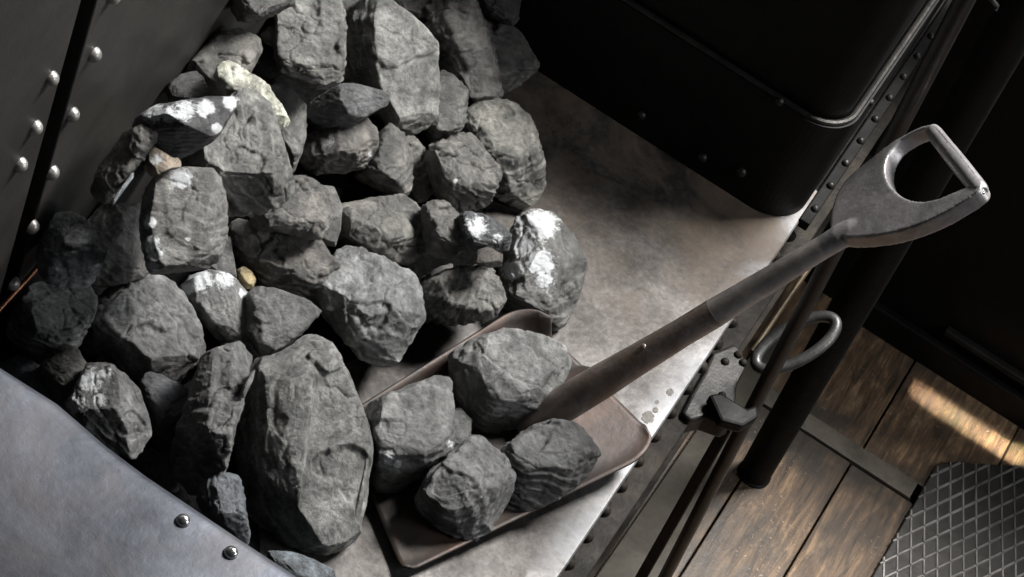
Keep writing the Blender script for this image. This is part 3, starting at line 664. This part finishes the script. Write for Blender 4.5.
# lower left
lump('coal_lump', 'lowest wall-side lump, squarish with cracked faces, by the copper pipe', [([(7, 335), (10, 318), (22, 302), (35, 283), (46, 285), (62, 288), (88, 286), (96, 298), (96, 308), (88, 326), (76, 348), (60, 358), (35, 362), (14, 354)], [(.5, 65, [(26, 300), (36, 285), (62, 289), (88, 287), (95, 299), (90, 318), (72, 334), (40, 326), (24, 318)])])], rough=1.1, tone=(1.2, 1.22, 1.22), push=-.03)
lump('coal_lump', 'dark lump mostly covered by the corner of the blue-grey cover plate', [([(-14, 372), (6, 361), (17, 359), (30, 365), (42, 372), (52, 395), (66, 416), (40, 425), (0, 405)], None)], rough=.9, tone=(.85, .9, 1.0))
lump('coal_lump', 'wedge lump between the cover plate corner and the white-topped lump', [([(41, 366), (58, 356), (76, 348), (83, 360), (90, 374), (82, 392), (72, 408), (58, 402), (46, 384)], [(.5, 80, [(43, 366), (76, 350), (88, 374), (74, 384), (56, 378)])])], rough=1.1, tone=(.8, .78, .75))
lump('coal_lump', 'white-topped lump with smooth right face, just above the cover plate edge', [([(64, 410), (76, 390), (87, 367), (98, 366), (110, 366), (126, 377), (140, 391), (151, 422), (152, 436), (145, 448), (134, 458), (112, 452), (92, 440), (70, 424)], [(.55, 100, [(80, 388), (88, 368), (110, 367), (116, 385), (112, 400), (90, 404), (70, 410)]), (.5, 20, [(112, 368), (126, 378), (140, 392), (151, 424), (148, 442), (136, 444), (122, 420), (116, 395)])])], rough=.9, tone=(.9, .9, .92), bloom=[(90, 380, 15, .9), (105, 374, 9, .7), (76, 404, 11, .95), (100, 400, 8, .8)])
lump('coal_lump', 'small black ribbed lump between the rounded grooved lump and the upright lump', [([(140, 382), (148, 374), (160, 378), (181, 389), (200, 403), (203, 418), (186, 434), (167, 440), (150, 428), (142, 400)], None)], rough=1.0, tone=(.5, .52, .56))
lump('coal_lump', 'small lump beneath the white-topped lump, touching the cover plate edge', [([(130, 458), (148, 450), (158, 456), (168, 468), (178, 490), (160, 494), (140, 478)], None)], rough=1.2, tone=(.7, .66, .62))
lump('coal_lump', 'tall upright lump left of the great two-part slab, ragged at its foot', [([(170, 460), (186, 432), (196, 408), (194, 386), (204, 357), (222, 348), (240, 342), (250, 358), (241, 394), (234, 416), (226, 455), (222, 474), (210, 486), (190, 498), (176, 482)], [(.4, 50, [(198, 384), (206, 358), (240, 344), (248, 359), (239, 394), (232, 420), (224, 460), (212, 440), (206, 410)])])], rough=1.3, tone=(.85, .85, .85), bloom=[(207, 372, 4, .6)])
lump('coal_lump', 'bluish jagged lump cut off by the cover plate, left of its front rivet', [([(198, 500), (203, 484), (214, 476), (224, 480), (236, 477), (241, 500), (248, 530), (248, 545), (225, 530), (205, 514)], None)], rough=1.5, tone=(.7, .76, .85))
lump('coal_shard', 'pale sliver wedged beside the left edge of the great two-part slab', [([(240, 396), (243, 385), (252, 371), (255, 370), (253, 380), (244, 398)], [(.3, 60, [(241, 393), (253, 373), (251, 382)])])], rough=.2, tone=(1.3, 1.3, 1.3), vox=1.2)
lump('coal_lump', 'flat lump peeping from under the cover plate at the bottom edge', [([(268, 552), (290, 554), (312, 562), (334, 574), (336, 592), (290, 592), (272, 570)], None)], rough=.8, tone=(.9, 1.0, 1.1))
# ------------------------------------------------------------------ shovel
zf, zbk = .010, .040
cFN = atz(404, 577, zf); cFF = atz(341, 424, zf+.002)       # front near / front far corners
cBN = atz(666, 449, zbk); cBF = atz(522, 313, zbk)          # back near / back far
shovel = empty('coal_shovel', tuple(atz(500, 440, 0)))
tag(shovel, 'steel coal shovel with D-shaped grip, blade on the shelf plate and handle over its edge', 'shovel')
def blade_pt(s, w):
    """s 0 front..1 back, w 0 near..1 far"""
    n = cFN*(1-s)+cBN*s; f = cFF*(1-s)+cBF*s
    # round the two back corners, clip the front corner a little
    rr_ = .16
    ws = w
    if s > 1-rr_:
        k = (s-(1-rr_))/rr_; sh = rr_*.95*(1-math.sqrt(max(0, 1-k*k)))
        ws = sh+w*(1-2*sh)
    if s < .035:
        k = (.035-s)/.035; ws = ws+(.045*k)*(1-2*ws)
    p = n*(1-ws)+f*ws
    e = abs(2*w-1)
    far = w > .5
    side = (max(0, e-.80)/.20)**2*((.020+.010*s) if far else .005)
    back = (max(0, s-.86)/.14)**2*(.004+.004*max(0, w-.4)/.6)
    crown = .016*max(0, 1-abs(2*w-1)/.22)**1.0*max(0, (s-.62)/.38)
    return p+np.array([0, 0, side+back*(1-.5*e)+crown])
NS, NW = 60, 44
bm = bmesh.new(); g = [[bm.verts.new(V(blade_pt(i/NS, j/NW))) for j in range(NW+1)] for i in range(NS+1)]
for i in range(NS):
    for j in range(NW): bm.faces.new((g[i][j], g[i+1][j], g[i+1][j+1], g[i][j+1]))
bv = np.array([v.co for v in bm.verts])
bl = link('blade', bm, M_blade, shovel, smooth=True)
sd = bl.modifiers.new('s', 'SOLIDIFY'); sd.thickness = .0028; sd.offset = -1
for j in range(30):                                         # lumps in the blade rest on its surface
    splat(bv+np.array([0, 0, .001]))
fine = np.array([blade_pt(a, b) for a in np.linspace(0, 1, 160) for b in np.linspace(0, 1, 120)]); splat(fine+[0, 0, .0015])

from mathutils.kdtree import KDTree
BLADE_KD = KDTree(len(fine)); BLADE_Z = fine[:, 2]
for n_, v_ in enumerate(fine): BLADE_KD.insert((v_[0], v_[1], 0), n_)
BLADE_KD.balance()

# shaft line
S0 = atz(531, 424, .050); SN = atz(840, 237, .400)
ax = SN-S0; ax /= np.linalg.norm(ax)
hz = np.cross(ax, [0, 0, 1.]); hz /= np.linalg.norm(hz); pn = np.cross(hz, ax)
def shaft(px, py): # point of the shaft axis nearest this pixel's column
    P = atplane(px, py, S0, pn); return S0+ax*np.dot(P-S0, ax)
def pxr(P, r): return r*depth(P)/F
print('shaft len', np.linalg.norm(SN-S0))
def hw(px): return pxr(shaft(px[0], px[1]), px[2])
# socket: split strap opening on the blade, tapering to a round ferrule
sock = [(520, 431, 6), (530, 425, 12), (545, 416, 16.5), (565, 404, 18.5), (600, 383, 18), (640, 358, 16), (680, 331, 14.6), (714, 308, 15)]
bm = bmesh.new(); tube(bm, [shaft(a, b)+np.array([0, 0, 0])*1 for a, b, c in sock], [hw(s_) for s_ in sock], 28)
sk = link('socket', bm, M_socket, shovel, smooth=True)
for (px, py) in [(600, 380), (650, 349)]:
    c = shaft(px, py); r_ = hw((px, py, 17)); bm = bmesh.new(); dome(bm, c+pn*r_*.93 if pn[2] > 0 else c-pn*r_*.93, pn if pn[2] > 0 else -pn, .004, .002)
    link('rivet', bm, M_socket, shovel, smooth=True)
hs = [(712, 309, 14.6), (740, 292, 13.6), (780, 268, 12.6), (815, 249, 11.8), (842, 234, 11.4), (852, 229, 10)]
bm = bmesh.new(); tube(bm, [shaft(a, b) for a, b, c in hs], [hw(s_)*1.02 for s_ in hs], 28)
M_handle = steel('worn_handle_steel', (.19, .17, .16), (.42, .385, .36), (.3, .45), .45, 25, .12)
link('handle', bm, M_handle, shovel, smooth=True)
# D yoke
PN = pn if pn[2] > 0 else -pn
outer = [(833, 230), (835, 213), (841, 195), (852, 180), (872, 164), (896, 145), (924, 130), (937, 128), (943, 132), (984, 183), (986, 190), (980, 198), (942, 221), (906, 235), (872, 241), (846, 242), (836, 238)]
inner = [(934, 131), (914, 138), (899, 148), (889, 163), (888, 180), (897, 195), (915, 206), (938, 205), (960, 195), (981, 187)]
PC = np.cross(ax, PN); PC = PC if np.dot(PC, cu) > 0 else -PC      # across the shaft, towards the top of the grip
YN = PN+PC*.34; YN /= np.linalg.norm(YN)                          # the grip is turned a little on the shaft
print('PN.view', PN@fw, 'YN.view', YN@fw, 'shift px of -YN*.02', [float(v) for v in ((-YN*.02)@cr*F/depth(SN), (-YN*.02)@cu*F/depth(SN))])
def dpl(px, py, o=0.0): return atplane(px, py, SN, YN)+YN*o
def smoothloop(pts, it=2):
    for _ in range(it):
        q = []
        for i in range(len(pts)):
            a, b = np.array(pts[i], float), np.array(pts[(i+1) % len(pts)], float)
            q += [tuple(a*.75+b*.25), tuple(a*.25+b*.75)]
        pts = q
    return pts
import mathutils
from mathutils.geometry import tessellate_polygon
def yoke_mesh():
    bm = bmesh.new()
    O = smoothloop(outer, 2); I = smoothloop(inner, 2)
    def poly2(px, py): return Vector((px, py, 0))
    tris = tessellate_polygon([[poly2(*p) for p in O], [poly2(*p) for p in I[::-1]]])
    allp = O+I[::-1]; nO = len(O)
    th = .0135
    cO = np.mean(O, 0)
    up = [bm.verts.new(V(dpl(*p, th*.62))) for p in allp]; dn = [bm.verts.new(V(dpl(*p, -th))) for p in allp]
    for t in tris:
        try: bm.faces.new([up[i] for i in t]); bm.faces.new([dn[i] for i in t][::-1])
        except ValueError: pass
    for rng_ in (list(range(nO)), list(range(nO, len(allp)))):
        for k in range(len(rng_)):
            a, b = rng_[k], rng_[(k+1) % len(rng_)]
            bm.faces.new((up[a], up[b], dn[b], dn[a]))
    return bm
yb_ = yoke_mesh()
tube(yb_, [shaft(806, 254), shaft(822, 245), shaft(838, 235), shaft(852, 227), shaft(866, 218)], [hw((806, 254, 11.9)), hw((822, 245, 12)), hw((838, 235, 12.6)), hw((852, 227, 11)), hw((866, 218, 5))], 24)
yk = link('yoke', yb_, M_grip, shovel, smooth=True)
rm = yk.modifiers.new('r', 'REMESH'); rm.mode = 'VOXEL'; rm.voxel_size = .0016; rm.use_smooth_shade = True
sm = yk.modifiers.new('s', 'SMOOTH'); sm.iterations = 7; sm.factor = .6
ga, gb = dpl(935, 134), dpl(979, 189)
dd = (gb-ga)/np.linalg.norm(gb-ga)
bm = bmesh.new()
L_ = np.linalg.norm(gb-ga)
tube(bm, [ga-dd*.010, ga-dd*.008, ga, ga+dd*L_*.28, ga+dd*L_*.285, ga+dd*L_*.295, ga+dd*L_*.3, ga+dd*L_*.6, gb, gb+dd*.006, gb+dd*.008], [.006, .0085, .0095, .0098, .0090, .0090, .0100, .0104, .0100, .009, .007], 24)
link('grip_bar', bm, M_grip, shovel, smooth=True)
bm = bmesh.new(); dome(bm, gb+dd*.008, dd, .004, .003); link('rivet', bm, M_bright, shovel, smooth=True)

SG = 'lumps of coal lying in the shovel blade'
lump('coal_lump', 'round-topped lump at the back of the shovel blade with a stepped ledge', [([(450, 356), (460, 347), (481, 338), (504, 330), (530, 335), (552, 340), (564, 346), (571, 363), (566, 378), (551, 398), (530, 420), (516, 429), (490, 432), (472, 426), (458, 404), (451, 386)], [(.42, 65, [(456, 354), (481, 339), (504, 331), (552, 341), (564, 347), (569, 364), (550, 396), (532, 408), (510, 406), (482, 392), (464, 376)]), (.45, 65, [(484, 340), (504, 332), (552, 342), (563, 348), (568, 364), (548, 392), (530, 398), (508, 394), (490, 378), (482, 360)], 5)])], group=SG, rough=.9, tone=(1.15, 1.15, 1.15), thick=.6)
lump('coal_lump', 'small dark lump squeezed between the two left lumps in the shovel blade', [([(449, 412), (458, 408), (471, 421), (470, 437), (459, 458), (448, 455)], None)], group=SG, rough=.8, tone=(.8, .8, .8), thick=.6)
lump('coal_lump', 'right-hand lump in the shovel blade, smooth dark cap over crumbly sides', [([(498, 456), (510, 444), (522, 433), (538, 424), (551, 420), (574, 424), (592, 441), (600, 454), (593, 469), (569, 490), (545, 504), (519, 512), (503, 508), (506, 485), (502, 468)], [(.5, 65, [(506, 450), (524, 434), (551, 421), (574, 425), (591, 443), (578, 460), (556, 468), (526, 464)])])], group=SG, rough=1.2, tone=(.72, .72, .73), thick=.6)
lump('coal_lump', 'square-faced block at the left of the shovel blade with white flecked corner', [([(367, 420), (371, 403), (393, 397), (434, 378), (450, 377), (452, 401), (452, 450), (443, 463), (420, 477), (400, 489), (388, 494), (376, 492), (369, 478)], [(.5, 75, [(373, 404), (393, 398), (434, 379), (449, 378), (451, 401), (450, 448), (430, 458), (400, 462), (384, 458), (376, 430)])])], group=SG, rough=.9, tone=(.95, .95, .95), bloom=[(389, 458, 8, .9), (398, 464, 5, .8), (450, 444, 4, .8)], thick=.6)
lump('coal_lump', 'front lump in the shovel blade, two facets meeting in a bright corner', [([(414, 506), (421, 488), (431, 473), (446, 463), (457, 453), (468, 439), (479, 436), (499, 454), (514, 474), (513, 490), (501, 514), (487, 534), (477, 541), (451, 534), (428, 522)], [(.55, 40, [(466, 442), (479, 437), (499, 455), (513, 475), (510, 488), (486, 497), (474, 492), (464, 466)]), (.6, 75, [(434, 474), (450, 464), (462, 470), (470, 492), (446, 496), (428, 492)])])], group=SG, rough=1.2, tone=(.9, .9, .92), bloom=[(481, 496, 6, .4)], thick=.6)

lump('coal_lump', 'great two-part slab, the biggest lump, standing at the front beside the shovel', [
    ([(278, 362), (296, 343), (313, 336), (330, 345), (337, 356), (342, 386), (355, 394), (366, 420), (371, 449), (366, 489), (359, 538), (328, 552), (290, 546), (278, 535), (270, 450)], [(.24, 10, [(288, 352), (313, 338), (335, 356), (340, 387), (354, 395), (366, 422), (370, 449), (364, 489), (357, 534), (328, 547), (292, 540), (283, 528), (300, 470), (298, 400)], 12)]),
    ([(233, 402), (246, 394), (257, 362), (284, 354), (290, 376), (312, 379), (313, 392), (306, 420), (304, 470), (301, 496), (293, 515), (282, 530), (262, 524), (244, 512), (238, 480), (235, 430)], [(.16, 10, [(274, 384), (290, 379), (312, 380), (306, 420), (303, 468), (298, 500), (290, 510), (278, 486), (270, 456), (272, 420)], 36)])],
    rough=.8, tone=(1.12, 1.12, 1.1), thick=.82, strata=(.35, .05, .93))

# ------------------------------------------------------------------ coal slack below the lumps
xs = np.arange(XL+.003, XE-.05, .006); ys = np.arange(-.85, YB-.004, .006)
XX, YY = np.meshgrid(xs, ys); ZZ = mound(XX, YY); DD = polydist(XX.ravel(), YY.ravel()).reshape(XX.shape)
# the fine coal gives way under the lumps pressed into it
UND = np.full(XX.shape, 9.0)
for V_ in ALLV:
    ii = np.clip(((V_[:, 0]-xs[0])/.006+.5).astype(int), 0, len(xs)-1); jj = np.clip(((V_[:, 1]-ys[0])/.006+.5).astype(int), 0, len(ys)-1)
    np.minimum.at(UND, (jj, ii), V_[:, 2])
U2 = UND.copy()
for dj in (-1, 0, 1):
    for di in (-1, 0, 1): U2 = np.minimum(U2, np.roll(np.roll(UND, dj, 0), di, 1))
ZZ = np.where(U2 < 8, np.minimum(ZZ, np.maximum(U2-.003, -.0)), ZZ)
bm = bmesh.new(); grid = {}
for j in range(XX.shape[0]):
    for i in range(XX.shape[1]):
        if DD[j, i] > -.02: grid[j, i] = bm.verts.new((XX[j, i], YY[j, i], ZZ[j, i]+.0005))
for (j, i), v in list(grid.items()):
    if (j+1, i) in grid and (j, i+1) in grid and (j+1, i+1) in grid:
        bm.faces.new((v, grid[j, i+1], grid[j+1, i+1], grid[j+1, i]))
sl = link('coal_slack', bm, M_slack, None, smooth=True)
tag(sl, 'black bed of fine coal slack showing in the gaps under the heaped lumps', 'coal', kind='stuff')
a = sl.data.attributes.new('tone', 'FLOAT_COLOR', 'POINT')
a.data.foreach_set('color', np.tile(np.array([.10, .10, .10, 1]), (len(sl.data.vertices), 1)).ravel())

# ------------------------------------------------------------------ near cover plate, lower left
ZC = .37
edge = [(-90, 300), (-40, 334), (0, 359), (60, 397), (110, 440), (150, 470), (187, 495), (245, 534), (300, 570), (345, 600), (420, 655)]
cp = empty('cover_plate', tuple(atz(80, 520, ZC)))
tag(cp, 'blue-grey steel cover plate with rolled edge and two bright rivets, lower left corner', 'metal plate')
E_ = [atz(a, b, ZC) for a, b in edge]
inn = np.array(atz(-60, 640, ZC))-np.array(atz(140, 460, ZC)); inn /= np.linalg.norm(inn); inn[2] = 0
prof = [(0.0, -.060), (0.0, -.020), (.0015, -.011), (.006, -.0045), (.013, -.0012), (.022, 0.0), (.06, 0.0), (.6, 0.0)]
bm = bmesh.new(); rows = [[bm.verts.new(V(e+inn*a+np.array([0, 0, b]))) for a, b in prof] for e in E_]
for i in range(len(rows)-1):
    for j in range(len(prof)-1): bm.faces.new((rows[i][j], rows[i+1][j], rows[i+1][j+1], rows[i][j+1]))
pl = link('plate', bm, M_plate, cp, smooth=True)
sd = pl.modifiers.new('s', 'SOLIDIFY'); sd.thickness = .004; sd.offset = -1
for (px, py) in [(183, 519), (231, 551)]:
    bm = bmesh.new(); dome(bm, atz(px, py+2, ZC), (0, 0, 1), .0075, .007, 18, 6)
    link('rivet', bm, M_bright, cp, smooth=True)

# ------------------------------------------------------------------ pipe by the wall
pp = [atz(-20, 322, .22), atz(5, 300, .225), atz(30, 276, .23), atz(42, 262, .235)]
for p in pp: p[0] = max(p[0], XL+.006)
bm = bmesh.new(); tube(bm, pp, .0028, 10)
tag(link('copper_pipe', bm, steel('copper', (.20, .085, .045), (.36, .17, .09), (.3, .45), .8, 40, .1), None, smooth=True), 'thin copper-brown pipe running along the foot of the left wall', 'pipe')

# ------------------------------------------------------------------ cab fittings on the right
def vert_line(px0, py0, z0, px1, py1, z1): return atz(px0, py0, z0), atz(px1, py1, z1)
# black post standing on the floor with a collar
b0 = atz(754, 474, ZF); 
def on_vert(base, px, py):
    """height of the point above base that is seen nearest the pixel row py"""
    best = None
    for z in np.linspace(ZF, 1.6, 900):
        P = np.array([base[0], base[1], z]); rel = P-cam_pos; t = rel@fw
        y = H/2-F*(rel@cu)/t; e = abs(y-py)
        if best is None or e < best[0]: best = (e, P, W/2+F*(rel@cr)/t)
    return best
post = empty('black_post', tuple(b0))
tag(post, 'thick black iron post rising from the floorboards behind the ring handle', 'post')
topv = on_vert(b0, 0, -60); print('post at row60 x', topv[2], topv[1]); print('post at row245', on_vert(b0, 0, 245)[2])
zt = float(topv[1][2])
pt = atz(1062, -60, zt)
bm = bmesh.new(); tube(bm, [b0, b0+(pt-b0)*.25, b0+(pt-b0)*.5, pt], [.025, .027, .029, .031], 26); link('shaft', bm, M_post, post, smooth=True)
bm = bmesh.new(); tube(bm, [b0, b0+np.array([0, 0, .004]), b0+np.array([0, 0, .006])], [.027, .027, .025], 26); link('collar', bm, M_black, post, smooth=True)

# handrail
r0_ = atz(655, 596, ZF); tv = on_vert(r0_, 0, -40); z1 = float(tv[1][2]); r1_ = atz(985, -40, z1)
print('rail', r0_, tv[2], z1)
rail = empty('handrail', tuple(r0_))
tag(rail, 'long slim dark handrail crossing behind the shovel grip from floor to top edge', 'handrail')
bm = bmesh.new(); tube(bm, [r0_, (r0_+r1_)/2, r1_], [.0092, .0104, .0118], 18); link('rod', bm, M_dark_rod, rail, smooth=True)
bm = bmesh.new(); tube(bm, [r0_, r0_+[0, 0, .012]], .02, 18); link('base_flange', bm, M_iron, rail, smooth=True)

# hinged bracket on the shelf front with the ring and drop link
br = empty('ring_bracket', tuple(atz(715, 385, -.06)))
tag(br, 'cast iron bracket holding a steel ring on the shelf front, beside the handrail', 'bracket')
zb = -.055
outl = [(712, 352), (735, 343), (744, 352), (746, 368), (738, 384), (736, 402), (740, 418), (728, 424), (706, 416), (690, 420), (682, 412), (692, 392), (704, 372)]
bm = bmesh.new(); prism(bm, [atz(a, b, zb) for a, b in outl], (0, 0, -.035)); link('bracket_body', bm, M_iron, br, bevel=.005, segs=3)
bm = bmesh.new(); prism(bm, [atz(a, b, zb+.002) for a, b in [(704, 402), (716, 400), (742, 416), (752, 412), (754, 424), (738, 434), (716, 428)]], (0, 0, .018)); link('hinge_lug', bm, M_black, br, bevel=.004)
for (px, py) in [(738, 355), (743, 363), (725, 362), (722, 396)]:
    bm = bmesh.new(); dome(bm, atz(px, py, zb), (0, 0, 1), .006, .006, 12, 4); link('bolt', bm, M_ironrust, br, smooth=True)
rp = []
for k in range(40):
    a = k*2*math.pi/40; ex, ey = 45*math.cos(a), 17.5*math.sin(a); th = math.radians(29)
    rp.append(atz(796+ex*math.cos(th)+ey*math.sin(th), 343-ex*math.sin(th)+ey*math.cos(th), -.04+.03*math.cos(a)))
bm = bmesh.new(); tube(bm, rp, .0078, 14, closed=True); link('ring', bm, M_ring, br, smooth=True)
# drop link
l0 = atz(628, 600, ZF); l1 = atz(726, 428, -.075)
dl = empty('drop_link', tuple(l0)); tag(dl, 'flat black link bar hanging from the ring bracket down to the floor', 'bar')
bm = bmesh.new(); dv = np.array([.008, -.002, 0]); prism(bm, [l0-dv, l0+dv, l1+dv, l1-dv], (0, .014, 0)); link('bar', bm, M_black, dl, bevel=.002)
bm = bmesh.new(); tube(bm, [l0+[0, .007, 0], l0+[0, .007, .014]], .016, 16); link('foot', bm, M_iron, dl, smooth=True)
# painted board on the floor by the shelf foot
bm = bmesh.new()
prism(bm, [atz(580, 600, ZF+.002), atz(650, 600, ZF+.002), atz(736, 455, ZF+.002), atz(792, 345, ZF+.002), atz(758, 345, ZF+.002), atz(690, 440, ZF+.002)], (0, 0, .014))
tag(link('painted_board', bm, M_beige, None, bevel=.002), 'grey-painted narrow board lying on the floor under the handrail', 'board')
# thin brass rod beside shelf edge
a_, b_ = atz(752, 352, -.12), atz(790, 296, -.12)
bm = bmesh.new(); tube(bm, [a_, b_, b_+(b_-a_)*1.5], .004, 10)
tag(link('thin_rod', bm, steel('aged_brass', (.05, .037, .021), (.11, .08, .045), (.4, .55), .5, 30, .1), None, smooth=True), 'thin brown metal rod running along the shelf front above the ring', 'rod')
# chequer plate, bottom right
ZP = ZF+.012
chp = [(936, 466), (948, 462), (1100, 470), (1240, 700), (1000, 760), (800, 700), (872, 577)]
bm = bmesh.new(); prism(bm, [atz(a, b, ZP) for a, b in chp], (0, 0, -.010))
cq = empty('chequer_plate', tuple(atz(960, 540, ZF+.001))); tag(cq, 'worn steel chequer plate with raised diamond ribs on the wooden floor', 'floor plate')
M_cheq = steel('chequer_steel', (.018, .016, .014), (.05, .046, .042), (.45, .6), .3, 18, .4)
M_rib = steel('polished_rib_steel', (.10, .095, .09), (.42, .40, .385), (.35, .5), .4, 12, .3, ((.05, .045, .04), .6))
link('plate', bm, M_cheq, cq, bevel=.002)
# ribs: two crossed families clipped to the plate
pw = [np.array(atz(a, b, ZP)[:2]) for a, b in chp]
def clipseg(p, d):
    ts = []
    for i in range(len(pw)):
        a, b = pw[i], pw[(i+1) % len(pw)]; e = b-a; den = d[0]*e[1]-d[1]*e[0]
        if abs(den) < 1e-9: continue
        t = ((a[0]-p[0])*e[1]-(a[1]-p[1])*e[0])/den; s = ((a[0]-p[0])*d[1]-(a[1]-p[1])*d[0])/den
        if 0 <= s <= 1: ts.append(t)
    return (min(ts), max(ts)) if len(ts) >= 2 else None
def rib_dir(p, q): v = np.array(atz(*q, ZP)[:2])-np.array(atz(*p, ZP)[:2]); return v/np.linalg.norm(v)
d1 = rib_dir((950, 560), (950, 510)); d2 = rib_dir((930, 540), (990, 511)); cc = np.array(atz(950, 530, ZP)[:2])
bm = bmesh.new()
def ribs(bm, d, step):
    n_ = np.array([-d[1], d[0]])
    for k in range(-26, 27):
        p = cc+n_*step*k; r = clipseg(p, d)
        if not r: continue
        a = p+d*(r[0]+.001); b = p+d*(r[1]-.001); w = .0024
        if np.linalg.norm(b-a) < .01: continue
        q = [a-n_*w, b-n_*w, b+n_*w, a+n_*w]
        lo = [bm.verts.new((x, y, ZP-.0002)) for x, y in q]; q2 = [a-n_*w*.45, b-n_*w*.45, b+n_*w*.45, a+n_*w*.45]
        hi = [bm.verts.new((x, y, ZP+.0022)) for x, y in q2]
        bm.faces.new(hi); bm.faces.new(lo[::-1])
        for i in range(4): bm.faces.new((lo[i], lo[(i+1) % 4], hi[(i+1) % 4], hi[i]))
def perp(d, px, py): v = np.array(atz(px, py, ZP)[:2])-cc; return abs(v@np.array([-d[1], d[0]]))
ribs(bm, d1, perp(d1, 963, 530)); ribs(bm, d2, perp(d2, 950, 546))
link('diamond_ribs', bm, M_rib, cq)
# small hook high on the right
h0 = atz(985, -6, .5); bm = bmesh.new()
hk = [h0, atz(992, 0, .5), atz(997, 6, .49), atz(995, 10, .485)]
tube(bm, hk, .003, 10); tag(link('hook', bm, M_ring, None, smooth=True), 'small pale metal hook at the top edge right of the handrail', 'hook')
